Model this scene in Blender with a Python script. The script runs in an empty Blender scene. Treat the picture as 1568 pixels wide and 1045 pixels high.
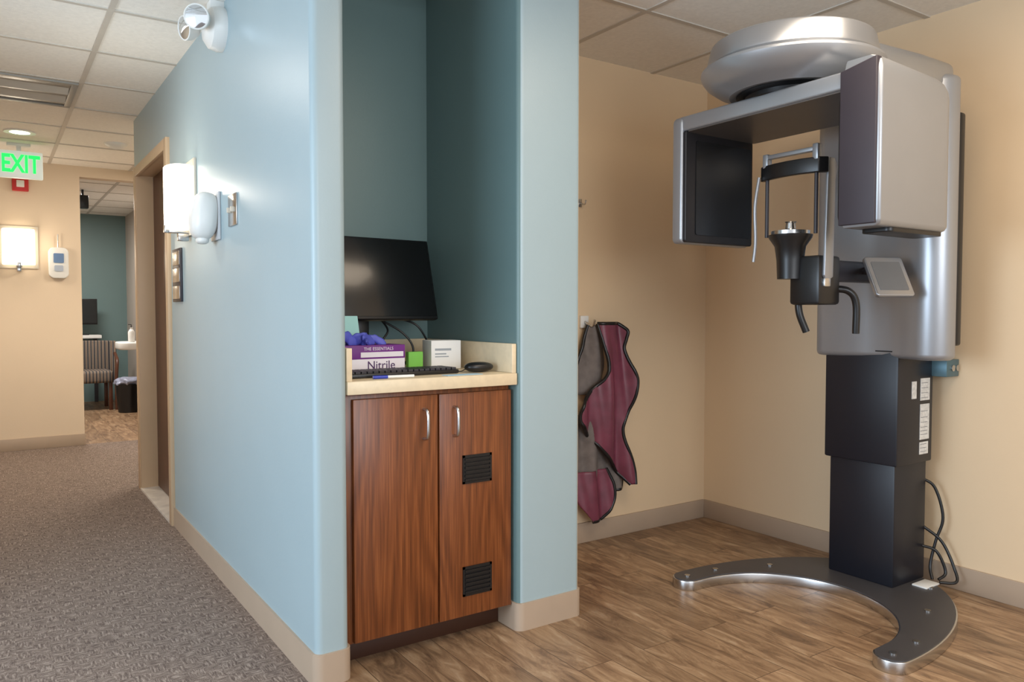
import bpy, bmesh, math, random
from mathutils import Vector, Matrix, Euler, noise
random.seed(4)
S=bpy.context.scene
try:
    S.view_settings.view_transform='Standard'
except Exception: pass
H=2.39
pi=math.pi
# ---------------------------------------------------------------- helpers
def lin(c):
    o=[]
    for v in c:
        v=v/255.0
        o.append(v/12.92 if v<=.04045 else ((v+.055)/1.055)**2.4)
    return (o[0],o[1],o[2],1)
def newmat(name):
    m=bpy.data.materials.new(name); m.use_nodes=True
    nt=m.node_tree; b=nt.nodes['Principled BSDF']
    return m,nt,b
def N(nt,t,**kw):
    n=nt.nodes.new(t)
    for k,v in kw.items():
        if k in n.inputs: n.inputs[k].default_value=v
        else: setattr(n,k,v)
    return n
def M(name,rgb,rough=.5,metal=0,var=.05,scale=6,bump=0,bscale=150,emit=None,estr=0,coat=0,spec=None):
    m,nt,b=newmat(name); c=lin(rgb)
    tc=N(nt,'ShaderNodeTexCoord')
    no=N(nt,'ShaderNodeTexNoise'); no.inputs['Scale'].default_value=scale; no.inputs['Detail'].default_value=4
    nt.links.new(tc.outputs['Object'],no.inputs['Vector'])
    r=N(nt,'ShaderNodeValToRGB')
    r.color_ramp.elements[0].position=.3; r.color_ramp.elements[1].position=.7
    r.color_ramp.elements[0].color=(c[0]*(1-var),c[1]*(1-var),c[2]*(1-var),1)
    r.color_ramp.elements[1].color=(min(1,c[0]*(1+var)),min(1,c[1]*(1+var)),min(1,c[2]*(1+var)),1)
    nt.links.new(no.outputs['Fac'],r.inputs['Fac']); nt.links.new(r.outputs['Color'],b.inputs['Base Color'])
    b.inputs['Roughness'].default_value=rough; b.inputs['Metallic'].default_value=metal
    if spec is not None: b.inputs['Specular IOR Level'].default_value=spec
    if coat: b.inputs['Coat Weight'].default_value=coat; b.inputs['Coat Roughness'].default_value=.1
    if bump:
        n2=N(nt,'ShaderNodeTexNoise'); n2.inputs['Scale'].default_value=bscale
        nt.links.new(tc.outputs['Object'],n2.inputs['Vector'])
        bp=N(nt,'ShaderNodeBump'); bp.inputs['Strength'].default_value=bump; bp.inputs['Distance'].default_value=.002
        nt.links.new(n2.outputs['Fac'],bp.inputs['Height']); nt.links.new(bp.outputs['Normal'],b.inputs['Normal'])
    if emit:
        b.inputs['Emission Color'].default_value=lin(emit); b.inputs['Emission Strength'].default_value=estr
    return m
P=None
def group(name,loc=(0,0,0),rot=(0,0,0),local=False):
    global P
    e=bpy.data.objects.new(name,None); e.empty_display_size=.1
    S.collection.objects.link(e); e.location=loc; e.rotation_euler=rot
    P=(e,local,Vector(loc)); return e
def subgroup(name,M4):
    """rotated sub-assembly of the current group; children given in its local frame"""
    global P
    par=P
    e=bpy.data.objects.new(name,None); S.collection.objects.link(e); e.parent=par[0]
    e.matrix_parent_inverse=Matrix.Translation(-par[2])
    e.location=M4.to_translation(); e.rotation_euler=M4.to_euler()
    P=(e,True,Vector((0,0,0))); return par
def endg():
    global P
    P=None
def link(ob):
    S.collection.objects.link(ob)
    if P:
        ob.parent=P[0]
        if not P[1]: ob.matrix_parent_inverse=Matrix.Translation(-P[2])
    return ob
def fin(name,bm,mats,bevel=0,seg=3,ang=35,recalc=True):
    if recalc: bmesh.ops.recalc_face_normals(bm,faces=bm.faces)
    if bevel:
        ed=[e for e in bm.edges if len(e.link_faces)==2 and e.calc_face_angle(0)>math.radians(30)]
        bmesh.ops.bevel(bm,geom=ed,offset=bevel,segments=seg,affect='EDGES',profile=.5,clamp_overlap=True)
    me=bpy.data.meshes.new(name); bm.to_mesh(me); bm.free()
    if not isinstance(mats,(list,tuple)): mats=[mats]
    for m in mats: me.materials.append(m)
    me.polygons.foreach_set('use_smooth',[True]*len(me.polygons))
    me.set_sharp_from_angle(angle=math.radians(ang))
    return link(bpy.data.objects.new(name,me))
def addbox(bm,x0,x1,y0,y1,z0,z1):
    v=[bm.verts.new(p) for p in [(x0,y0,z0),(x1,y0,z0),(x1,y1,z0),(x0,y1,z0),(x0,y0,z1),(x1,y0,z1),(x1,y1,z1),(x0,y1,z1)]]
    for f in [(0,3,2,1),(4,5,6,7),(0,1,5,4),(1,2,6,5),(2,3,7,6),(3,0,4,7)]: bm.faces.new([v[i] for i in f])
def box(name,x0,x1,y0,y1,z0,z1,mat,bevel=0,seg=2):
    bm=bmesh.new(); addbox(bm,x0,x1,y0,y1,z0,z1); return fin(name,bm,mat,bevel,seg)
def boxes(name,lst,mat,bevel=0,seg=2):
    bm=bmesh.new()
    for b in lst: addbox(bm,*b)
    return fin(name,bm,mat,bevel,seg)
def addprism(bm,pts,a0,a1,axis='Z'):
    def mk(p,a):
        if axis=='Z': return (p[0],p[1],a)
        if axis=='Y': return (p[0],a,p[1])
        return (a,p[0],p[1])
    lo=[bm.verts.new(mk(p,a0)) for p in pts]; hi=[bm.verts.new(mk(p,a1)) for p in pts]
    n=len(pts)
    bm.faces.new(lo[::-1]); bm.faces.new(hi)
    for i in range(n): bm.faces.new([lo[i],lo[(i+1)%n],hi[(i+1)%n],hi[i]])
def prism(name,pts,a0,a1,mat,axis='Z',bevel=0,seg=3,ang=35):
    bm=bmesh.new(); addprism(bm,pts,a0,a1,axis); return fin(name,bm,mat,bevel,seg,ang)
def rrect(x0,x1,y0,y1,r,n=8):
    if not isinstance(r,(list,tuple)): r=(r,)*4
    out=[]
    for (cx,cy,a0,rr) in [(x0+r[0],y0+r[0],pi,r[0]),(x1-r[1],y0+r[1],1.5*pi,r[1]),(x1-r[2],y1-r[2],0,r[2]),(x0+r[3],y1-r[3],.5*pi,r[3])]:
        if rr<=1e-6: out.append((cx,cy)); continue
        for i in range(n+1):
            a=a0+i/n*pi/2; out.append((cx+rr*math.cos(a),cy+rr*math.sin(a)))
    return out
def lathe(name,prof,loc,mat,axis='Z',n=48,ang=35,sx=1,sy=1):
    bm=bmesh.new(); rings=[]
    def mp(r,h,a):
        x,y=r*math.cos(a)*sx,r*math.sin(a)*sy
        if axis=='Z': p=(x,y,h)
        elif axis=='-X': p=(-h,x,y)
        elif axis=='-Y': p=(x,-h,y)
        return (p[0]+loc[0],p[1]+loc[1],p[2]+loc[2])
    for r,h in prof:
        if r<1e-5: rings.append([bm.verts.new(mp(0,h,0))])
        else: rings.append([bm.verts.new(mp(r,h,2*pi*i/n)) for i in range(n)])
    for A,B in zip(rings,rings[1:]):
        for i in range(n):
            j=(i+1)%n
            if len(A)==1 and len(B)==1: continue
            if len(A)==1: bm.faces.new([A[0],B[i],B[j]])
            elif len(B)==1: bm.faces.new([A[i],A[j],B[0]])
            else: bm.faces.new([A[i],A[j],B[j],B[i]])
    for R in (rings[0],rings[-1]):
        if len(R)>1: bm.faces.new(R)
    return fin(name,bm,mat,0,ang=ang)
def catmull(pts,k=8):
    pts=[Vector(p) for p in pts]
    if len(pts)<3: return pts
    q=[2*pts[0]-pts[1]]+pts+[2*pts[-1]-pts[-2]]; out=[]
    for i in range(1,len(q)-2):
        for j in range(k):
            t=j/k; a,b,c,d=q[i-1],q[i],q[i+1],q[i+2]
            out.append(.5*((2*b)+(c-a)*t+(2*a-5*b+4*c-d)*t*t+(3*b-a-3*c+d)*t**3))
    out.append(pts[-1]); return out
def addtube(bm,pts,r,n=10,smooth=True):
    pts=catmull(pts) if smooth else [Vector(p) for p in pts]
    rings=[]; up=None
    for i,p in enumerate(pts):
        d=(pts[min(i+1,len(pts)-1)]-pts[max(i-1,0)]).normalized()
        if up is None:
            up=Vector((0,0,1)) if abs(d.z)<.9 else Vector((1,0,0))
        up=(up-d*up.dot(d)).normalized(); s=d.cross(up)
        rings.append([bm.verts.new(p+r*(math.cos(2*pi*k/n)*up+math.sin(2*pi*k/n)*s)) for k in range(n)])
    for A,B in zip(rings,rings[1:]):
        for k in range(n): bm.faces.new([A[k],A[(k+1)%n],B[(k+1)%n],B[k]])
    bm.faces.new(rings[0]); bm.faces.new(rings[-1])
def tube(name,pts,r,mat,n=10,smooth=True):
    bm=bmesh.new(); addtube(bm,pts,r,n,smooth); return fin(name,bm,mat,ang=60)
def tubes(name,ls,r,mat,n=8):
    bm=bmesh.new()
    for p in ls: addtube(bm,p,r,n)
    return fin(name,bm,mat,ang=60)
def sup(name,c,rad,e,mat,nu=32,nv=20,rot=None,disp=0,df=20):
    def sp(v,p): return math.copysign(abs(v)**p,v)
    bm=bmesh.new(); R=Euler(rot).to_matrix() if rot else Matrix.Identity(3)
    rings=[]
    for j in range(nv+1):
        v=-pi/2+pi*j/nv
        if j in (0,nv): L=[(0,0,rad[2]*(-1 if j==0 else 1))]
        else: L=[(rad[0]*sp(math.cos(v),e)*sp(math.cos(2*pi*i/nu),e),rad[1]*sp(math.cos(v),e)*sp(math.sin(2*pi*i/nu),e),rad[2]*sp(math.sin(v),e)) for i in range(nu)]
        ring=[]
        for p in L:
            p=R@Vector(p)
            if disp: p=p*(1+disp*noise.noise(p*df))
            ring.append(bm.verts.new(p+Vector(c)))
        rings.append(ring)
    for A,B in zip(rings,rings[1:]):
        for i in range(nu):
            j=(i+1)%nu
            if len(A)==1: bm.faces.new([A[0],B[i],B[j]])
            elif len(B)==1: bm.faces.new([A[i],A[j],B[0]])
            else: bm.faces.new([A[i],A[j],B[j],B[i]])
    return fin(name,bm,mat,ang=60)
def text(name,s,size,loc,rot,mat,ext=.001,bold=0,sx=1):
    cu=bpy.data.curves.new(name,'FONT'); cu.body=s; cu.size=size; cu.extrude=ext; cu.offset=bold
    cu.align_x='CENTER'; cu.align_y='CENTER'
    t=bpy.data.objects.new(name+'_t',cu); S.collection.objects.link(t)
    dg=bpy.context.evaluated_depsgraph_get(); me=bpy.data.meshes.new_from_object(t.evaluated_get(dg))
    bpy.data.objects.remove(t); me.materials.clear(); me.materials.append(mat)
    o=bpy.data.objects.new(name,me); link(o)
    o.location=loc; o.rotation_euler=rot; o.scale=(sx,1,1); return o

# ---------------------------------------------------------------- materials
blue=M('paint_blue',(158,177,183),.38,var=.02,scale=2,bump=.12,bscale=120)
teal_and_shade=M('paint_teal_and_shade',(104,128,128),.42,var=.03,scale=2,bump=.12,bscale=120)  # true colour of exam back wall; in the alcove, blue paint with shade mixed in
beige=M('paint_beige',(222,197,163),.55,var=.02,scale=2,bump=.12,bscale=120)
beige2=M('paint_beige_hall',(222,202,176),.5,var=.02,scale=2,bump=.12,bscale=120)
greyb=M('paint_greige',(190,180,170),.5,var=.02)
basem=M('vinyl_base',(174,154,134),.45,var=.03)
tanm=M('door_frame_paint',(196,168,136),.4,var=.02)
doorw=M('door_wood',(84,48,30),.4,var=.15,scale=12)
white=M('white_plastic',(228,228,224),.35,var=.02)
signw=M('sign_white',(232,236,232),.35,var=.02,emit=(220,235,225),estr=.3)
offw=M('bracket_cream',(214,204,186),.4)
black=M('black_plastic',(20,20,22),.35)
darkg=M('dark_grey',(48,46,52),.4)
detk=M('detector_black',(30,29,32),.4)
panelg=M('dark_purple_grey',(50,44,52),.5)
silver=M('silver_paint',(160,163,168),.34,metal=.6,var=.02)
silverL=M('silver_light',(172,175,180),.3,metal=.8,var=.02)
steel=M('steel',(200,200,200),.25,metal=1,var=.02)
navy=M('column_black',(22,24,33),.4,var=.05)
plate=M('base_plate_grey',(78,76,78),.42,metal=.3,var=.05,bump=.2,bscale=300)
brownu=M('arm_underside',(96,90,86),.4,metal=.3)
screen=M('screen_glass',(12,12,14),.24,coat=.2)
counter=M('laminate_counter',(222,204,172),.4,var=.05,scale=40)
red=M('alarm_red',(190,40,40),.4)
glow=M('sconce_glass',(255,250,240),.4,emit=(255,240,214),estr=3.4)
dl=M('downlight_lens',(255,250,240),.4,emit=(255,244,226),estr=6)
green=M('exit_green',(20,200,90),.4,emit=(20,225,90),estr=1.3)

def brickmat():
    m,nt,b=newmat('floor_wood_planks')
    g=N(nt,'ShaderNodeNewGeometry'); sp=N(nt,'ShaderNodeSeparateXYZ'); nt.links.new(g.outputs['Position'],sp.inputs[0])
    cb=N(nt,'ShaderNodeCombineXYZ'); nt.links.new(sp.outputs['Y'],cb.inputs['X']); nt.links.new(sp.outputs['X'],cb.inputs['Y'])
    br=N(nt,'ShaderNodeTexBrick'); br.offset=.37; br.offset_frequency=2
    for k,v in {'Scale':1,'Mortar Size':.0014,'Mortar Smooth':.2,'Bias':0,'Brick Width':.95,'Row Height':.14}.items(): br.inputs[k].default_value=v
    br.inputs['Color1'].default_value=(0,0,0,1); br.inputs['Color2'].default_value=(1,1,1,1); br.inputs['Mortar'].default_value=(.5,.5,.5,1)
    nt.links.new(cb.outputs[0],br.inputs['Vector'])
    mp=N(nt,'ShaderNodeMapping'); mp.inputs['Scale'].default_value=(2.8,13,1)
    nt.links.new(cb.outputs[0],mp.inputs['Vector'])
    ad=N(nt,'ShaderNodeVectorMath',operation='ADD'); nt.links.new(mp.outputs[0],ad.inputs[0])
    sc=N(nt,'ShaderNodeVectorMath',operation='SCALE'); sc.inputs['Scale'].default_value=17; nt.links.new(br.outputs['Color'],sc.inputs[0]); nt.links.new(sc.outputs[0],ad.inputs[1])
    no=N(nt,'ShaderNodeTexNoise'); no.inputs['Scale'].default_value=1.5; no.inputs['Detail'].default_value=9; no.inputs['Roughness'].default_value=.70; no.inputs['Distortion'].default_value=1.0
    nt.links.new(ad.outputs[0],no.inputs['Vector'])
    rp=N(nt,'ShaderNodeValToRGB'); e=rp.color_ramp.elements
    e[0].position=.28; e[0].color=lin((90,70,54)); e[1].position=.78; e[1].color=lin((208,188,162)); 
    x=e.new(.45); x.color=lin((144,115,88)); x=e.new(.58); x.color=lin((174,144,113))
    nt.links.new(no.outputs['Fac'],rp.inputs['Fac'])
    mx=N(nt,'ShaderNodeMix',data_type='RGBA',blend_type='MULTIPLY'); mx.inputs['Factor'].default_value=1
    rt=N(nt,'ShaderNodeValToRGB'); rt.color_ramp.elements[0].color=(.66,.64,.61,1); rt.color_ramp.elements[1].color=(1.0,.98,.95,1)
    nt.links.new(br.outputs['Color'],rt.inputs['Fac'])
    nt.links.new(rp.outputs['Color'],mx.inputs[6]); nt.links.new(rt.outputs['Color'],mx.inputs[7])
    m2=N(nt,'ShaderNodeMix',data_type='RGBA'); nt.links.new(br.outputs['Fac'],m2.inputs['Factor']); nt.links.new(mx.outputs[2],m2.inputs[6]); m2.inputs[7].default_value=lin((84,64,48))
    nt.links.new(m2.outputs[2],b.inputs['Base Color']); b.inputs['Roughness'].default_value=.4
    bp=N(nt,'ShaderNodeBump'); bp.inputs['Strength'].default_value=.15; bp.inputs['Distance'].default_value=.002; nt.links.new(no.outputs['Fac'],bp.inputs['Height']); nt.links.new(bp.outputs['Normal'],b.inputs['Normal'])
    return m
woodf=brickmat()
def carpetmat():
    m,nt,b=newmat('carpet_weave')
    g=N(nt,'ShaderNodeNewGeometry')
    def noi(scale3,s,d=2):
        mp=N(nt,'ShaderNodeMapping'); mp.inputs['Scale'].default_value=scale3; nt.links.new(g.outputs['Position'],mp.inputs['Vector'])
        n=N(nt,'ShaderNodeTexNoise'); n.inputs['Scale'].default_value=s; n.inputs['Detail'].default_value=d; n.inputs['Roughness'].default_value=.55; nt.links.new(mp.outputs[0],n.inputs['Vector']); return n
    # dashes across (x) and along (y), broken into small squarish patches
    a=noi((1,6,1),27,2); c=noi((6,1,1),27,2); fine=noi((1,1,1),260,2)
    ck=N(nt,'ShaderNodeTexChecker'); ck.inputs['Scale'].default_value=20; ck.inputs['Color1'].default_value=(0,0,0,1); ck.inputs['Color2'].default_value=(1,1,1,1)
    nt.links.new(g.outputs['Position'],ck.inputs['Vector'])
    mx=N(nt,'ShaderNodeMix',data_type='FLOAT'); nt.links.new(ck.outputs['Fac'],mx.inputs[0]); nt.links.new(a.outputs['Fac'],mx.inputs[2]); nt.links.new(c.outputs['Fac'],mx.inputs[3])
    m3=N(nt,'ShaderNodeMix',data_type='FLOAT'); m3.inputs[0].default_value=.35; nt.links.new(mx.outputs[0],m3.inputs[2]); nt.links.new(fine.outputs['Fac'],m3.inputs[3])
    rp=N(nt,'ShaderNodeValToRGB'); e=rp.color_ramp.elements
    e[0].position=.38; e[0].color=lin((94,82,76)); e[1].position=.64; e[1].color=lin((168,154,143)); x=e.new(.5); x.color=lin((124,110,102))
    nt.links.new(m3.outputs[0],rp.inputs['Fac']); nt.links.new(rp.outputs['Color'],b.inputs['Base Color'])
    b.inputs['Roughness'].default_value=.95; b.inputs['Specular IOR Level'].default_value=.1
    bp=N(nt,'ShaderNodeBump'); bp.inputs['Strength'].default_value=.3; bp.inputs['Distance'].default_value=.002; nt.links.new(m3.outputs[0],bp.inputs['Height']); nt.links.new(bp.outputs['Normal'],b.inputs['Normal'])
    return m
carpet=carpetmat()
def cherry():
    m,nt,b=newmat('cherry_veneer')
    g=N(nt,'ShaderNodeTexCoord')
    mp=N(nt,'ShaderNodeMapping'); mp.inputs['Scale'].default_value=(4.2,3,.75); nt.links.new(g.outputs['Object'],mp.inputs['Vector'])
    n=N(nt,'ShaderNodeTexNoise'); n.inputs['Scale'].default_value=1.0; n.inputs['Detail'].default_value=1.0; nt.links.new(mp.outputs[0],n.inputs['Vector'])
    mu=N(nt,'ShaderNodeMath',operation='MULTIPLY'); mu.inputs[1].default_value=85; nt.links.new(n.outputs['Fac'],mu.inputs[0])
    si=N(nt,'ShaderNodeMath',operation='SINE'); nt.links.new(mu.outputs[0],si.inputs[0])
    mp2=N(nt,'ShaderNodeMapping'); mp2.inputs['Scale'].default_value=(200,60,5); nt.links.new(g.outputs['Object'],mp2.inputs['Vector'])
    n2=N(nt,'ShaderNodeTexNoise'); n2.inputs['Scale'].default_value=1; n2.inputs['Detail'].default_value=4; nt.links.new(mp2.outputs[0],n2.inputs['Vector'])
    ma=N(nt,'ShaderNodeMath',operation='MULTIPLY_ADD'); nt.links.new(si.outputs[0],ma.inputs[0]); ma.inputs[1].default_value=.09; nt.links.new(n2.outputs['Fac'],ma.inputs[2])
    rp=N(nt,'ShaderNodeValToRGB'); e=rp.color_ramp.elements
    e[0].position=.22; e[0].color=lin((88,46,21)); e[1].position=.8; e[1].color=lin((144,84,44)); x=e.new(.5); x.color=lin((116,63,30))
    nt.links.new(ma.outputs[0],rp.inputs['Fac']); nt.links.new(rp.outputs['Color'],b.inputs['Base Color']); b.inputs['Roughness'].default_value=.33
    return m
cher=cherry()
tile=M('ceiling_tile',(240,237,230),.9,var=.04,scale=60,bump=.4,bscale=260)
def stripes():
    m,nt,b=newmat('striped_upholstery'); tc=N(nt,'ShaderNodeTexCoord')
    w=N(nt,'ShaderNodeTexWave'); w.inputs['Scale'].default_value=9; w.bands_direction='X'; nt.links.new(tc.outputs['Object'],w.inputs['Vector'])
    r=N(nt,'ShaderNodeValToRGB'); r.color_ramp.interpolation='CONSTANT'
    e=r.color_ramp.elements; e[0].color=lin((60,58,60)); e[1].position=.5; e[1].color=lin((170,160,145)); x=e.new(.75); x.color=lin((110,90,75))
    nt.links.new(w.outputs['Fac'],r.inputs['Fac']); nt.links.new(r.outputs['Color'],b.inputs['Base Color']); b.inputs['Roughness'].default_value=.9
    return m
stripe=stripes()
marble=M('marble',(220,214,206),.3,var=.25,scale=9)

# ---------------------------------------------------------------- shell
XW=.805
box('floor',.80,3.42,-3,3.05,-.05,0,woodf)
boxes('floor_carpet',[(-3,.80,-3,7.60,-.05,0),(.80,2.3,5.5,7.60,-.05,0)],carpet)
box('floor_exam_room',-1.5,2.3,7.60,11.3,-.05,0,woodf)
box('floor_threshold',.787,.93,4.48,5.46,-.05,.012,marble)
HA=2.50
boxes('ceiling',[(-3,.86,-3,11.3,H,H+.06),(1.60,3.42,-3,11.3,H,H+.06),(.86,1.60,-3,2.29,H,H+.06),(.86,1.60,3.0,11.3,H,H+.06)],tile)
box('ceiling_alcove',.85,1.62,2.27,3.04,HA,HA+.05,tile)
box('wall_alcove_soffit',.90,1.57,2.275,2.29,H-.001,HA,teal_and_shade)
gl=[]
def bar(x0,x1,y0,y1,z): gl.append((x0,x1,y0,y1,z,H+.001))
x=.44-.61*5
while x<3.4:
    if .912<x<1.553: bar(x-.012,x+.012,-3,2.275,H-.004); bar(x-.012,x+.012,3.05,11.2,H-.004)
    else: bar(x-.012,x+.012,-3,11.2,H-.004)
    x+=.61
y=2.375-.61*8
while y<11.2:
    if 2.27<y<3.0: bar(-3,.86,y-.012,y+.012,H-.0045); bar(1.60,3.3,y-.012,y+.012,H-.0045)
    else: bar(-3,3.3,y-.012,y+.012,H-.0045)
    y+=.61
boxes('trim_ceiling_grid',gl,M('grid_white',(196,190,180),.5))

bm=bmesh.new()
addprism(bm,rrect(XW,.912,2.26,4.48,(.022,.022,0,0)),0,HA)
addbox(bm,XW,.912,4.48,5.46,2.03,H)
addprism(bm,rrect(XW,.912,5.46,5.62,(0,0,0,.02)),0,H)
addbox(bm,.912,2.3,5.52,5.62,0,H)
fin('wall_corridor',bm,blue)
bm=bmesh.new(); addprism(bm,rrect(1.553,1.834,2.26,2.97,(.022,.022,0,0)),0,HA)
o=fin('wall_pillar',bm,[blue,teal_and_shade,beige])
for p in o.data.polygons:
    if p.normal.x<-.6: p.material_index=1  # alcove side: shade painted in as a darker wall colour
    if p.normal.x>.6: p.material_index=2
box('wall_alcove_back',.912,1.553,2.95,3.05,0,HA,teal_and_shade)  # same wall paint, darkened in colour to stand for the recess's shade
box('wall_back',1.60,3.40,2.97,3.05,0,H,beige)
box('wall_right',3.30,3.40,-3,2.97,0,H,beige)
boxes('wall_corridor_end',[(-1.0,.66,7.57,7.69,0,H),(.66,1.42,7.57,7.69,2.30,H),(1.42,2.3,7.57,7.69,0,H)],beige2)
box('wall_corridor_left',-.95,-.85,3.2,7.57,0,H,beige2)
box('wall_lobby_side',2.3,2.4,5.52,7.69,0,H,beige2)
box('wall_exam_back',-1.5,1.6,11.2,11.3,0,H,teal_and_shade)
box('wall_exam_right',1.49,1.6,7.69,11.2,0,H,greyb)
box('wall_exam_left',-1.6,-1.5,7.6,11.3,0,H,greyb)
bm=bmesh.new(); addprism(bm,rrect(XW-.008,.920,2.252,4.42,(.03,.03,0,0)),0,.10); fin('baseboard_corridor',bm,basem,0)
bm=bmesh.new(); addprism(bm,rrect(1.545,1.842,2.252,2.45,(.03,.03,0,0)),0,.10); fin('baseboard_pillar',bm,basem)
box('baseboard_back',1.842,3.292,2.96,2.97,0,.10,basem,.002)
box('baseboard_right',3.29,3.30,-3,2.96,0,.10,basem,.002)
box('baseboard_corridor_end',-.85,.665,7.56,7.57,0,.10,basem,.002)

# door
group('door_1',(.9,4.97,0))
boxes('casing',[(.785,XW+.002,4.42,4.482,0,2.07),(.785,XW+.002,5.458,5.52,0,2.07),(.785,XW+.002,4.482,5.458,2.01,2.07),
      (.79,.93,4.48,4.495,0.0,2.03),(.79,.93,5.445,5.46,0.0,2.03),(.79,.93,4.495,5.445,2.015,2.03)],tanm,.002)
box('slab',.89,.93,4.497,5.443,.016,2.012,doorw,.002)
endg()

# ---------------------------------------------------------------- cabinet
group('base_cabinet',(1.23,2.6,0))
X0,X1=.922,1.543
box('carcass',X0,X1,2.31,2.94,.085,.888,cher,.001)
box('toe_kick',X0,X1,2.38,2.93,.0,.085,M('toe_kick_dark',(62,34,20),.5),.001)
box('door_panel_left',.942,1.243,2.289,2.309,.092,.872,cher,.002)
o=box('door_panel_right',1.249,1.540,2.289,2.309,.092,.872,cher,.002)
def handle(nm,x):
    tube(nm,[(x,2.29,.728),(x,2.268,.73),(x,2.258,.745),(x,2.256,.777),(x,2.258,.81),(x,2.268,.825),(x,2.29,.827)],.0052,steel,12)
handle('handle_left',1.19); handle('handle_right',1.305)
for k,(a,b_) in enumerate([(.556,.655),(.163,.266)]):
    bm=bmesh.new()
    for bb in [(1.338,1.455,2.284,2.29,a,a+.008),(1.338,1.455,2.284,2.29,b_-.008,b_),(1.338,1.346,2.284,2.29,a,b_),(1.447,1.455,2.284,2.29,a,b_),(1.34,1.45,2.2865,2.289,a+.002,b_-.002)]: addbox(bm,*bb)
    nz=6
    for i in range(nz):
        z=a+.014+i*(b_-a-.028)/(nz-1)
        addbox(bm,1.345,1.448,2.280,2.287,z-.004,z+.003)
    fin('vent_grille_%d'%(k+1),bm,black)
endg()
group('countertop',(1.23,2.6,.9))
box('slab_top',.914,1.551,2.266,2.948,.890,.932,counter,.003)
boxes('backsplash',[(.914,1.551,2.93,2.949,.932,1.036),(1.532,1.551,2.272,2.93,.932,1.036),(.914,.933,2.272,2.93,.932,1.036)],counter,.002)
endg()

# computer monitor in the alcove
group('computer_monitor',(1.205,2.74,.933))
box('foot',1.08,1.32,2.76,2.90,.9325,.945,black,.005)
box('neck',1.17,1.23,2.82,2.85,.945,1.22,black,.005)
tubes('cables',[[(1.25,2.80,1.14),(1.28,2.76,1.08),(1.25,2.74,1.03),(1.30,2.72,.97),(1.36,2.74,.94)],[(1.22,2.80,1.14),(1.33,2.74,1.07),(1.37,2.72,1.0),(1.33,2.73,.94)],[(1.30,2.79,1.13),(1.38,2.72,1.10),(1.44,2.72,1.02),(1.5,2.74,.95)]],.004,black)
sv=subgroup('display',Matrix.Translation((1.205,2.74,1.275))@Euler((math.radians(-14),0,math.radians(5))).to_matrix().to_4x4())
box('bezel',-.27,.27,-.012,.02,-.162,.162,black,.006,3)
box('panel',-.263,.263,-.0145,-.0115,-.150,.156,screen,.001)
box('back_housing',-.12,.12,.02,.05,-.1,.1,darkg,.01)
note=M('sticky_note',(160,208,205),.8)
box('sticky_note',-.17,-.09,-.02,-.018,-.245,-.15,note)
endg()
# glove box
group('glove_box',(1.12,2.60,.933),(0,0,math.radians(3)),True)
purple=M('carton_purple',(110,40,130),.5,var=.2); cw=M('carton_white',(228,224,232),.5)
box('carton_lower',-.125,.125,-.06,.06,0,.05,cw,.001)
box('carton_upper',-.1255,.1255,-.0605,.0605,.05,.098,purple,.001)
box('label_stripe',-.05,.118,-.062,-.0603,.056,.074,cw)
text('label_essentials','THE ESSENTIALS',.016,(.02,-.0612,.085),(pi/2,0,0),cw,.0004)
text('label_nitrile','Nitrile',.042,(.03,-.0608,.026),(pi/2,0,0),M('ink_purple',(70,30,90),.6),.0004)
gb=M('nitrile_blue',(84,92,190),.5,var=.2)
for i,(dx,rz,h) in enumerate([(-.05,.3,.028),(-.02,-.5,.03),(.02,.6,.026),(.06,-.2,.02),(.0,1.2,.03)]):
    sup('glove_fold_%d'%i,(-.01+dx,.01*math.sin(i*3),.103+h*.5),(.038,.009,h*.75),.8,gb,rot=(.5*math.sin(i*2),.5*math.cos(i*2.3),rz),disp=.5,df=45)
endg()
group('tissue_carton',(1.44,2.62,.933),(0,0,math.radians(-8)),True)
cwhite=M('carton_bright',(240,240,238),.5,var=.01)
box('carton',-.06,.06,-.05,.05,0,.108,cwhite,.002)
boxes('print_panel',[(-.045,.02,-.0508,-.0498,.07,.078),(-.045,.0,-.0508,-.0498,.055,.06),(-.045,.01,-.0508,-.0498,.045,.049)],M('print_grey',(160,166,172),.6))
endg()
group('keyboard',(1.15,2.42,.933),(0,0,math.radians(2)),True)
box('tray',-.20,.22,-.06,.06,0,.014,black,.004)
bm=bmesh.new()
for r in range(5):
    for c in range(19): addbox(bm,-.192+c*.0215,-.175+c*.0215,-.052+r*.0215,-.034+r*.0215,.012,.021)
fin('keys',bm,darkg)
endg()
group('computer_mouse',(1.455,2.38,.95))
sup('shell',(1.46,2.38,.951),(.056,.034,.018),.85,black)
tube('cord',[(1.405,2.38,.945),(1.395,2.40,.936),(1.39,2.45,.936),(1.385,2.52,.936)],.0018,black,6)
endg()
box('paper_slip',1.28,1.42,2.285,2.33,.9322,.9335,M('paper_blue',(170,205,225),.8))
group('ballpoint_pen',(1.10,2.31,.94))
tube('barrel',[(1.02,2.315,.938),(1.16,2.30,.938)],.005,white,10,False)
tube('cap',[(1.02,2.315,.938),(1.07,2.31,.938)],.0056,M('pen_blue',(40,60,170),.3),10,False)
endg()
box('green_notepad',1.29,1.35,2.60,2.625,.933,1.0,M('note_green',(120,190,80),.7),.002)

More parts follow.
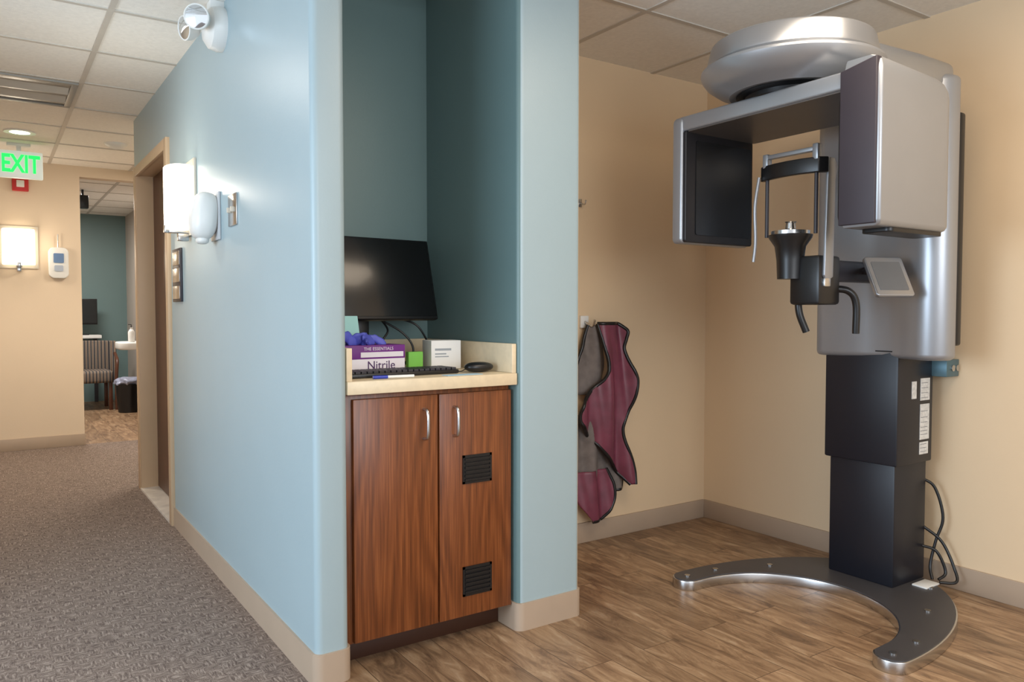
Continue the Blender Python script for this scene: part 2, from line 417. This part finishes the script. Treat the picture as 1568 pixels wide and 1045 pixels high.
# ---------------------------------------------------------------- corridor fixtures
def sconce(loc,rotz):
    group('wall_sconce',loc,(0,0,rotz),True)
    box('back_plate',-.14,.14,-.012,0,-.175,.175,offw,.003)
    pts=[(.115*math.cos(a),-.02-.095*abs(math.sin(a))**.5) for a in [pi*i/20 for i in range(21)]]
    prism('shade',pts,-.145,.145,glow,bevel=.004)
    boxes('bracket',[(-.02,.02,-.10,0,-.165,-.15),(-.012,.012,-.12,-.10,-.165,-.13),(-.015,.015,-.06,-.012,-.20,-.165)],steel,.002)
    endg()
sconce((XW,3.93,1.685),-pi/2)
sconce((.21,7.57,1.68),0)
group('soap_dispenser',(.75,3.42,1.54))
sup('cover',(.752,3.42,1.55),(.055,.075,.10),.75,white,rot=(0,.12,0))
box('backplate',.795,XW,3.35,3.49,1.45,1.65,M('disp_grey',(190,192,194),.4),.004)
sup('nozzle',(.745,3.42,1.45),(.025,.035,.018),.8,white)
endg()
group('switch_plate',(.8,3.15,1.55))
box('plate',.798,XW,3.09,3.21,1.488,1.612,steel,.003)
boxes('toggles',[(.785,.799,3.12,3.13,1.54,1.56),(.785,.799,3.17,3.18,1.54,1.56)],offw,.002)
endg()
group('room_sign',(.8,4.23,1.33))
box('holder',.793,XW,4.13,4.33,1.2,1.47,darkg,.003)
boxes('slides',[(.790,.794,4.145,4.315,1.215,1.28),(.790,.794,4.145,4.315,1.30,1.37),(.790,.794,4.145,4.315,1.385,1.455)],steel,.002)
endg()
group('emergency_light',(.76,3.28,2.29))
lathe('housing',[(.085,-.004),(.088,.02),(.08,.05),(.055,.07),(0,.078)],(XW,3.28,2.285),white,'-X',40)
box('mount_canopy',.75,XW+.002,3.25,3.31,2.34,H,white,.004)
for k,(yy,rz) in enumerate([(3.22,-.5),(3.36,.5)]):
    e=lathe('lamp_head_%d'%(k+1),[(0,-.03),(.03,-.025),(.045,.0),(.048,.03),(.044,.032),(.03,.018),(0,.01)],(0,0,0),white,'-Y',28)
    e2=lathe('lens_%d'%(k+1),[(0,.036),(.025,.034),(.043,.03),(.043,.026),(0,.02)],(0,0,0),M('chrome_lens',(220,225,230),.06,metal=.9),'-Y',28)
    for q in (e,e2):
        q.location=(.70,yy,2.295); q.rotation_euler=(0.2,0,-.5 if k==0 else -1.3)
endg()
group('ceiling_troffer',(.13,5.11,2.38))
boxes('frame',[(-.158,.428,4.827,4.86,H-.014,H),(-.158,.428,5.37,5.402,H-.014,H),(-.158,-.125,4.86,5.37,H-.014,H),(.395,.428,4.86,5.37,H-.014,H)],M('troffer_white',(150,148,142),.4),.002)
box('lens_panel',-.125,.395,4.86,5.37,H-.006,H-.001,M('troffer_lens',(112,108,100),.3,var=.2,scale=5))
bm=bmesh.new()
for i in range(2): addprism(bm,[(4.95+i*.2,H-.006),(5.01+i*.2,H-.03),(5.07+i*.2,H-.006)],-.12,.39,'X')
fin('lens_ribs',bm,M('troffer_lens2',(190,186,176),.3))
endg()
group('downlight',(.2,6.36,2.38))
lathe('trim_ring',[(.062,H-.001),(.062,H-.006),(.095,H-.008),(.1,H-.001)],(.2,6.36,0),white,n=40)
lathe('lamp_lens',[(0,H-.006),(.062,H-.006),(.062,H-.002)],(.2,6.36,0),dl,n=40)
endg()
lathe('smoke_detector',[(0,H-.035),(.04,H-.034),(.06,H-.022),(.075,H-.01),(.078,H)],(.80,6.42,0),white,n=40)
group('exit_sign',(.21,6.8,2.24))
box('housing',.05,.356,6.80,6.84,2.135,2.335,signw,.008)
boxes('canopy',[(.13,.28,6.79,6.85,H-.02,H),(.19,.22,6.81,6.83,2.33,H-.015)],white,.002)
text('letters','EXIT',.18,(.215,6.799,2.235),(pi/2,0,0),green,.002,.005,.66)
endg()
group('fire_alarm_strobe',(.23,7.56,2.2))
box('body',.175,.29,7.535,7.572,2.14,2.255,red,.004)
box('strobe_lens',.205,.26,7.525,7.536,2.17,2.225,white,.004)
endg()
group('wall_intercom',(.49,7.56,1.56))
prism('body',rrect(.418,.566,1.43,1.69,.045),7.535,7.57,white,'Y',bevel=.008)
prism('display',rrect(.455,.53,1.56,1.64,.008),7.530,7.536,M('display_blue',(90,120,160),.3),'Y')
prism('keypad',rrect(.46,.525,1.49,1.54,.01),7.530,7.536,M('key_grey',(170,180,195),.4),'Y')
tube('antenna',[(.49,7.55,1.69),(.49,7.55,1.80)],.005,steel,8,False)
endg()
# ---------------------------------------------------------------- exam room beyond
group('visitor_chair',(1.0,10.35,0))
pts=[];R=.28;cx=.98;cy=10.40
for i in range(17):
    a=-.15+ (pi+.3)*i/16; pts.append((cx+R*math.cos(a),cy+R*math.sin(a)))
for i in range(16,-1,-1):
    a=-.15+ (pi+.3)*i/16; pts.append((cx+(R-.06)*math.cos(a),cy+(R-.06)*math.sin(a)))
prism('tub_back',pts,.30,.80,stripe,bevel=.015)
prism('seat',rrect(cx-.21,cx+.21,cy-.32,cy+.14,.05),.32,.46,stripe,bevel=.03)
boxes('legs',[(cx-.2,cx-.16,cy-.29,cy-.25,0,.33),(cx+.16,cx+.2,cy-.29,cy-.25,0,.33),(cx-.2,cx-.16,cy+.14,cy+.18,0,.33),(cx+.16,cx+.2,cy+.14,cy+.18,0,.33)],doorw,.004)
tubes('armrests',[[(cx+s*.24,cy-.3,.0),(cx+s*.24,cy-.3,.35),(cx+s*.255,cy-.27,.56),(cx+s*.26,cy-.15,.62),(cx+s*.26,cy+.05,.67)] for s in (-1,1)],.018,doorw)
endg()
group('waste_bin',(1.31,9.80,0))
lathe('bin',[(.11,0),(.115,.005),(.14,.33),(.135,.33),(.11,.02),(0,.02)],(1.31,9.80,0),black,n=28)
sup('liner',(1.31,9.80,.35),(.145,.145,.05),.9,M('bag_plastic',(150,155,175),.3,var=.3,scale=30),disp=.35,df=18)
endg()
group('desk',(.75,10.9,0))
box('top',.1,1.15,10.80,11.18,.82,.86,white,.004)
boxes('legs',[(.12,.16,10.83,10.87,0,.82),(.12,.16,11.1,11.14,0,.82),(1.09,1.13,11.1,11.14,0,.82)],darkg)
endg()
group('desk_monitor',(.95,10.95,0))
box('bezel',.70,1.12,10.93,10.96,.99,1.31,black,.004)
box('screen_panel',.71,1.11,10.927,10.931,1.01,1.30,screen)
boxes('stand',[(.89,.93,10.96,10.98,.86,1.1),(.8,1.02,10.88,11.05,.86,.87)],black)
endg()
group('wash_basin',(1.35,9.5,.8))
prism('basin',rrect(1.14,1.488,9.15,9.62,(.12,.02,.02,.12)),.74,.82,white,bevel=.015)
prism('pedestal',[(9.32,.0),(9.48,.0),(9.46,.5),(9.56,.742),(9.24,.742),(9.34,.5)],1.38,1.488,doorw,'X',bevel=.005)
tube('faucet',[(1.45,9.4,.82),(1.45,9.4,.95),(1.40,9.4,.97),(1.36,9.4,.93)],.01,steel)
endg()
group('soap_bottle',(1.28,9.25,.82))
lathe('bottle',[(.0,.821),(.032,.821),(.034,.93),(.02,.955),(.012,.96),(.012,.98),(0,.98)],(1.27,9.25,0),white,n=24)
tube('pump',[(1.27,9.25,.98),(1.27,9.25,1.01),(1.24,9.25,1.01)],.005,black,8,False)
endg()
lathe('paper_cup',[(0,.821),(.026,.821),(.036,.91),(.033,.91),(.024,.83),(0,.83)],(1.37,9.25,0),white,n=24)
box('mirror',1.475,1.489,9.2,9.9,1.2,1.9,M('mirror_teal',(60,90,96),.1,metal=.6),.003)
group('ceiling_speaker',(.83,9,2.27))
box('cabinet_box',.76,.86,8.95,9.05,2.2,2.33,black,.006)
box('mount',.80,.82,8.99,9.01,2.33,H,black)
endg()

# ---------------------------------------------------------------- wall items of the scan room
maroon=M('vinyl_maroon',(116,56,74),.42,var=.2,scale=14)
lining=M('lining_grey',(112,104,100),.7,var=.2,scale=20)
group('lead_apron',(2.5,2.93,.6))
def ax(x): return 2.39+(x-885)*.00415
def az(y): return 1.085-(y-500)*.00322
def cloth(nm,rows,mat,y0,amp,ph,dens=6,lean=0):
    bm=bmesh.new(); nc=28; grid=[]
    rr=[tuple(v) for v in catmull([(a,b,c) for a,b,c in rows],dens)]
    for (yy,xl,xr) in rr:
        row=[]
        for c in range(nc+1):
            u=c/nc; xx=xl+(xr-xl)*u
            # long hanging folds that follow the drape, plus a slow belly
            d=amp*math.sin((xx-880)*.16+ph)+amp*.5*math.sin(yy*.03+ph*2)+amp*.4*math.sin((xx-880)*.33-yy*.03+ph)-lean*u
            row.append(bm.verts.new((ax(xx),min(y0+d,2.955),az(yy))))
        grid.append(row)
    for A,B in zip(grid,grid[1:]):
        for c in range(nc): bm.faces.new([A[c],A[c+1],B[c+1],B[c]])
    L=[tuple(r[0].co) for r in grid]; Rr=[tuple(r[-1].co) for r in grid]; B_=[tuple(v.co) for v in grid[-1]]; T_=[tuple(v.co) for v in grid[0]]
    o=fin(nm,bm,mat,ang=80)
    md=o.modifiers.new('thick','SOLIDIFY'); md.thickness=.006
    f=lambda q:q[::3]+[q[-1]]
    return f(L),f(Rr),f(B_),f(T_)
trims=[]
t=cloth('maroon_panel',[(498,898,930),(510,900,939),(535,904,936),(560,908,941),(582,904,948),(600,888,948),(620,872,945),(642,870,939),(660,882,935),(682,899,938),(705,916,945),(728,932,950),(747,944,950)],maroon,2.875,.018,0,lean=.02); trims+=[t[0],t[1],t[3]]
t=cloth('grey_lining_upper',[(500,892,904),(535,884,914),(570,874,918),(606,864,902)],lining,2.925,.014,1); trims+=[t[0]]
t=cloth('grey_lining_lower',[(636,862,896),(665,864,908),(690,866,922),(715,870,938),(744,876,948),(757,892,946)],lining,2.915,.016,2); trims+=[t[2],t[1]]
t=cloth('maroon_tail',[(722,864,918),(745,868,926),(768,874,927),(786,884,920),(799,893,911)],maroon,2.90,.014,3); trims+=[t[1],t[2]]
tubes('edge_trim',trims,.0095,black,8)
endg()
group('coat_hook',(2.44,2.95,1.1))
box('plate',2.40,2.45,2.955,2.97,1.07,1.13,white,.003)
tube('prong',[(2.425,2.955,1.10),(2.425,2.90,1.08),(2.425,2.88,1.11)],.006,steel)
endg()
group('coat_hook',(2.39,2.95,1.7))
box('plate',2.385,2.41,2.962,2.97,1.66,1.70,steel,.002)
tube('prong',[(2.40,2.96,1.68),(2.40,2.93,1.67),(2.40,2.92,1.69)],.004,steel)
endg()

# ---------------------------------------------------------------- dental scanner
CX,CY=2.425,1.79
group('dental_ct_scanner',(2.8,1.8,0))
def basepoly(o):
    pts=[]; cx,cy=2.42,1.80
    for i in range(49):
        a=-pi/2+pi*i/48; pts.append((cx+(.80-o)*math.cos(a),cy+(.505-o)*math.sin(a)))
    ccy=cy+.445; r=.06-o
    for i in range(1,12):
        a=pi/2+pi*i/12; pts.append((2.40+r*math.cos(a),ccy+r*math.sin(a)))
    for i in range(37):
        a=pi/2-pi*i/36; pts.append((2.44+(.385+o)*math.cos(a),cy+(.385+o)*math.sin(a)))
    ccy=cy-.445
    for i in range(1,12):
        a=pi/2+pi*i/12; pts.append((2.40+r*math.cos(a),ccy+r*math.sin(a)))
    return pts
prism('base_rim',basepoly(0),.0,.040,steel,bevel=.003,seg=2)
prism('base_top',basepoly(.006),.036,.044,plate)
bm=bmesh.new()
for (bx,by) in [(2.40,1.355),(2.55,1.36),(2.85,1.48),(2.40,2.245),(2.56,2.235),(2.80,2.14),(3.10,1.60)]:
    addprism(bm,[(bx+.012*math.cos(2*pi*i/16),by+.012*math.sin(2*pi*i/16)) for i in range(16)],.043,.048)
fin('base_bolts',bm,steel)
box('column_lower',2.968,3.205,1.682,1.968,.043,.56,navy,.006)
box('column_upper',2.95,3.215,1.665,1.985,.535,1.03,navy,.008)
box('column_seam',2.947,2.952,1.672,1.98,.99,.995,black)
lab=M('label_paper',(215,215,212),.6,var=.15,scale=90)
boxes('labels',[(3.115,3.185,1.6635,1.666,.79,.88),(3.115,3.185,1.6635,1.666,.63,.775),(3.115,3.18,1.6635,1.666,.57,.62),(3.05,3.085,1.6635,1.666,.80,.87)],lab)
ink=M('label_ink',(130,132,136),.6)
boxes('label_print',[(3.12,3.17,1.6625,1.6637,z,z+.002) for z in (.65,.665,.68,.70,.72,.745,.80,.82,.84,.86)]+[(3.12,3.165,1.6625,1.6637,z,z+.002) for z in (.58,.595,.61)],ink)
# carriage
cp=[(3.02,2.045),(2.985,2.045),(2.955,2.035),(2.938,2.015),(2.93,1.985),(2.945,1.80),(2.95,1.70),(2.935,1.645)]
for i in range(13):
    a=math.radians(165+ i*9); cp.append((2.985+.075*math.cos(a),1.56+.083*math.sin(a)))
cp+=[(3.02,1.477)]
prism('carriage_shell',cp,.965,2.03,silver,bevel=.022,seg=4)
prism('carriage_back',rrect(3.015,3.085,1.487,2.055,.03),1.02,1.90,black,bevel=.01)
prism('mast',rrect(3.08,3.22,1.66,1.98,.02),1.0,1.95,darkg,bevel=.005)
npl=[(3.03,1.505),(3.03,2.05),(2.80,2.06),(2.50,2.06),(2.42,1.95),(2.42,1.62),(2.50,1.53),(2.8,1.505)]
prism('support_neck',npl,1.965,2.085,silverL,bevel=.035,seg=5)
lathe('dome_upper',[(0,2.034),(.292,2.034),(.296,2.040),(.296,2.048),(.283,2.104),(.279,2.112),(.268,2.119),(.20,2.124),(0,2.126)],(CX,CY,0),silverL,n=96,ang=28)
lathe('dome_groove',[(0,2.026),(.286,2.026),(.286,2.036),(0,2.036)],(CX,CY,0),darkg,n=72)
lathe('dome_lower',[(0,1.938),(.20,1.938),(.206,1.936),(.214,1.936),(.22,1.94),(.262,1.958),(.298,1.984),(.312,2.004),(.317,2.016),(.316,2.024),(.310,2.028),(0,2.028)],(CX,CY,0),silver,n=96,ang=28)
lathe('bearing_ring',[(0,1.905),(.15,1.905),(.16,1.915),(.16,1.93),(.19,1.936),(0,1.94)],(CX,CY,0),black,n=56)
# rotating arm
pa=rrect(2.268,2.68,1.40,2.205,(.02,.02,.05,.03))
prism('arm_beam',pa,1.858,1.915,silver,bevel=.008)
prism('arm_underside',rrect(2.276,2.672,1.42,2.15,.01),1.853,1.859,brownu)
bm=bmesh.new(); rings=[]
prof=[(1.418,.012),(1.424,.004),(1.436,0),(1.88,0),(1.905,.002),(1.925,.008),(1.938,.018),(1.945,.032)]
for z,ins in prof:
    big=ins*2.2
    pts=rrect(2.27+min(ins,.006),2.752-big,1.350+ins,1.480-ins*.3,(.012,.105-big*.3,.03,.004),14)
    ring=[]
    for (px_,py_) in pts:
        u=max(0,(px_-2.27)/.48); zz=z-(.028*u*u if z>1.7 else 0)
        ring.append(bm.verts.new((px_,py_,zz)))
    rings.append(ring)
for A,B in zip(rings,rings[1:]):
    n=len(A)
    for i in range(n): bm.faces.new([A[i],A[(i+1)%n],B[(i+1)%n],B[i]])
bm.faces.new(rings[0]); bm.faces.new(rings[-1])
fin('tube_housing',bm,silver,ang=40)
prism('tube_dark_panel',[(1.362,1.425),(1.485,1.425),(1.485,1.912),(1.362,1.936)],2.262,2.29,panelg,'X',bevel=.003)
prism('tube_inner_face',rrect(2.28,2.70,1.43,1.85,.03),1.476,1.50,black,'Y',bevel=.004)
prism('tube_vent_lip',rrect(2.36,2.68,1.365,1.47,.02),1.404,1.42,black,bevel=.003)
prism('detector_shell',rrect(2.262,2.67,1.42,1.918,(.02,.02,.01,.03)),2.165,2.215,silver,'Y',bevel=.008)
prism('detector_front',rrect(2.27,2.668,1.424,1.86,.012),2.150,2.168,detk,'Y',bevel=.003)
prism('detector_window',rrect(2.325,2.652,1.455,1.825,.008),2.146,2.152,screen,'Y')
# patient support
box('support_arm',2.54,2.95,1.745,1.805,1.265,1.345,darkg,.012)
box('support_block',2.445,2.575,1.675,1.80,1.175,1.352,black,.012)
lathe('chin_cup',[(0,1.27),(.045,1.27),(.048,1.34),(.055,1.39),(.075,1.42),(.078,1.432),(0,1.434)],(2.45,1.80,0),black,n=32)
lathe('chin_plate',[(0,1.433),(.068,1.433),(.068,1.446),(.03,1.45),(.018,1.455),(.016,1.475),(.022,1.48),(0,1.484)],(2.45,1.80,0),steel,n=32)
tubes('temple_rods',[[(2.45,1.905,1.43),(2.45,1.905,1.57),(2.45,1.905,1.73)],[(2.45,1.695,1.43),(2.45,1.695,1.57),(2.45,1.695,1.735)]],.007,darkg)
boxes('top_loop',[(2.438,2.462,1.69,1.91,1.722,1.738),(2.436,2.464,1.895,1.918,1.69,1.742),(2.436,2.464,1.682,1.705,1.69,1.748)],silver,.004)
hp=[(2.47,1.66),(2.44,1.68),(2.425,1.74),(2.42,1.80),(2.425,1.86),(2.44,1.92),(2.455,1.94),(2.475,1.93),(2.455,1.90),(2.445,1.85),(2.44,1.80),(2.445,1.75),(2.46,1.70),(2.485,1.675)]
prism('forehead_band',hp,1.645,1.70,black,bevel=.004)
prism('temple_strap_near',[(2.500,1.268),(2.515,1.275),(2.522,1.62),(2.535,1.67),(2.515,1.70),(2.483,1.70),(2.480,1.67),(2.476,1.62),(2.464,1.28),(2.472,1.268)],1.666,1.676,silver,'Y',bevel=.002)
tube('temple_strap_far',[(2.44,1.935,1.66),(2.43,1.945,1.55),(2.435,1.945,1.42),(2.43,1.95,1.34)],.006,silver)
boxes('column_knobs',[(2.465,2.50,1.665,1.68,1.24,1.27)],steel,.002)
tube('hand_grip_far',[(2.485,1.79,1.20),(2.49,1.785,1.14),(2.51,1.77,1.075)],.013,black,14)
tube('hand_grip_near',[(2.56,1.70,1.235),(2.60,1.66,1.225),(2.625,1.645,1.18),(2.635,1.65,1.07)],.013,black,14)
tube('panel_bracket',[(2.83,1.75,1.31),(2.83,1.68,1.30),(2.81,1.63,1.29)],.014,darkg)
boxes('wall_bracket',[(3.20,3.299,1.605,1.72,.885,.955)],M('bracket_steel_blue',(92,120,130),.4,metal=.5),.004)
bm=bmesh.new()
for by in (3.245,3.28): addprism(bm,[(by+.013*math.cos(2*pi*i/16),.92+.013*math.sin(2*pi*i/16)) for i in range(16)],1.600,1.607,'Y')
fin('bracket_bolts',bm,steel)
tubes('power_cables',[[(3.20,1.70,.46),(3.235,1.66,.42),(3.245,1.63,.30),(3.23,1.65,.20),(3.21,1.66,.10),(3.19,1.64,.05)],
   [(3.20,1.69,.26),(3.24,1.63,.20),(3.245,1.58,.10),(3.22,1.56,.055),(3.17,1.60,.052)],[(3.19,1.685,.18),(3.22,1.64,.16),(3.235,1.61,.08),(3.20,1.62,.052)]],.006,black)
boxes('floor_anchor_plate',[(3.07,3.17,1.60,1.66,.043,.050)],white,.002)
nrm=Vector((-.35,-.78,.50)).normalized(); xr=Vector((0,0,1)).cross(nrm).normalized(); upv=nrm.cross(xr)
Mx=Matrix((xr,upv,nrm)).transposed().to_4x4(); Mx.translation=Vector((2.775,1.61,1.28))
subgroup('touch_panel',Mx)
prism('tablet_body',rrect(-.078,.078,-.085,.085,.012),-.012,.006,silverL,bevel=.004)
prism('tablet_screen',rrect(-.058,.060,-.062,.062,.004),.0055,.0075,M('lcd_grey',(112,112,112),.25))
endg()

# ---------------------------------------------------------------- lights
def area(name,loc,rot,sx,sy,w,col):
    l=bpy.data.lights.new(name,'AREA'); l.shape='RECTANGLE'; l.size=sx; l.size_y=sy; l.energy=w; l.color=col
    o=bpy.data.objects.new(name,l); S.collection.objects.link(o); o.location=loc; o.rotation_euler=rot; return o
def look(o,t):
    d=Vector(t)-o.location; o.rotation_euler=d.to_track_quat('-Z','Y').to_euler()
o=area('window_daylight_side',(-2.4,1.6,1.3),(0,0,0),1.8,1.3,92,(.66,.83,1)); look(o,(.8,3.3,.9))
o=area('window_daylight_rear',(.9,-2.6,1.7),(0,0,0),2.2,1.3,62,(.90,.95,1)); look(o,(2.0,2.5,1.3))
area('ceiling_lamp_scan_room',(1.9,.9,H-.03),(0,0,0),1.1,1.1,27,(1,.83,.64))
area('ceiling_lamp_corridor',(-.1,3.9,H-.03),(0,0,0),.5,.5,9,(1,.94,.86))
area('ceiling_lamp_lobby',(1.5,6.6,H-.03),(0,0,0),.5,.5,28,(1,.90,.78))
area('ceiling_lamp_exam',(.5,9.4,H-.03),(0,0,0),1,.6,60,(1,.94,.88))
def point(name,loc,w,col,r=.05):
    l=bpy.data.lights.new(name,'POINT'); l.energy=w; l.color=col; l.shadow_soft_size=r
    o=bpy.data.objects.new(name,l); S.collection.objects.link(o); o.location=loc
point('sconce_bulb_a',(.62,3.93,1.72),3.4,(1,.90,.78)); point('sconce_bulb_b',(.21,7.38,1.70),3.2,(1,.86,.70))
l=bpy.data.lights.new('downlight_lamp','SPOT'); l.energy=70; l.spot_size=2.0; l.spot_blend=.6; l.color=(1,.88,.72); l.shadow_soft_size=.06
o=bpy.data.objects.new('downlight_lamp',l); S.collection.objects.link(o); o.location=(.2,6.36,H-.05)
w=bpy.data.worlds.new('World'); S.world=w; w.use_nodes=True
w.node_tree.nodes['Background'].inputs[0].default_value=(.88,.93,1,1); w.node_tree.nodes['Background'].inputs[1].default_value=1.3

cam=bpy.data.cameras.new('camera'); cam.lens=1452/1920*36; cam.sensor_width=36; cam.clip_start=.05
co=bpy.data.objects.new('camera',cam); S.collection.objects.link(co); co.location=(0,0,1.15)
co.rotation_euler=(math.radians(90-2.17),0,math.radians(-34)); S.camera=co
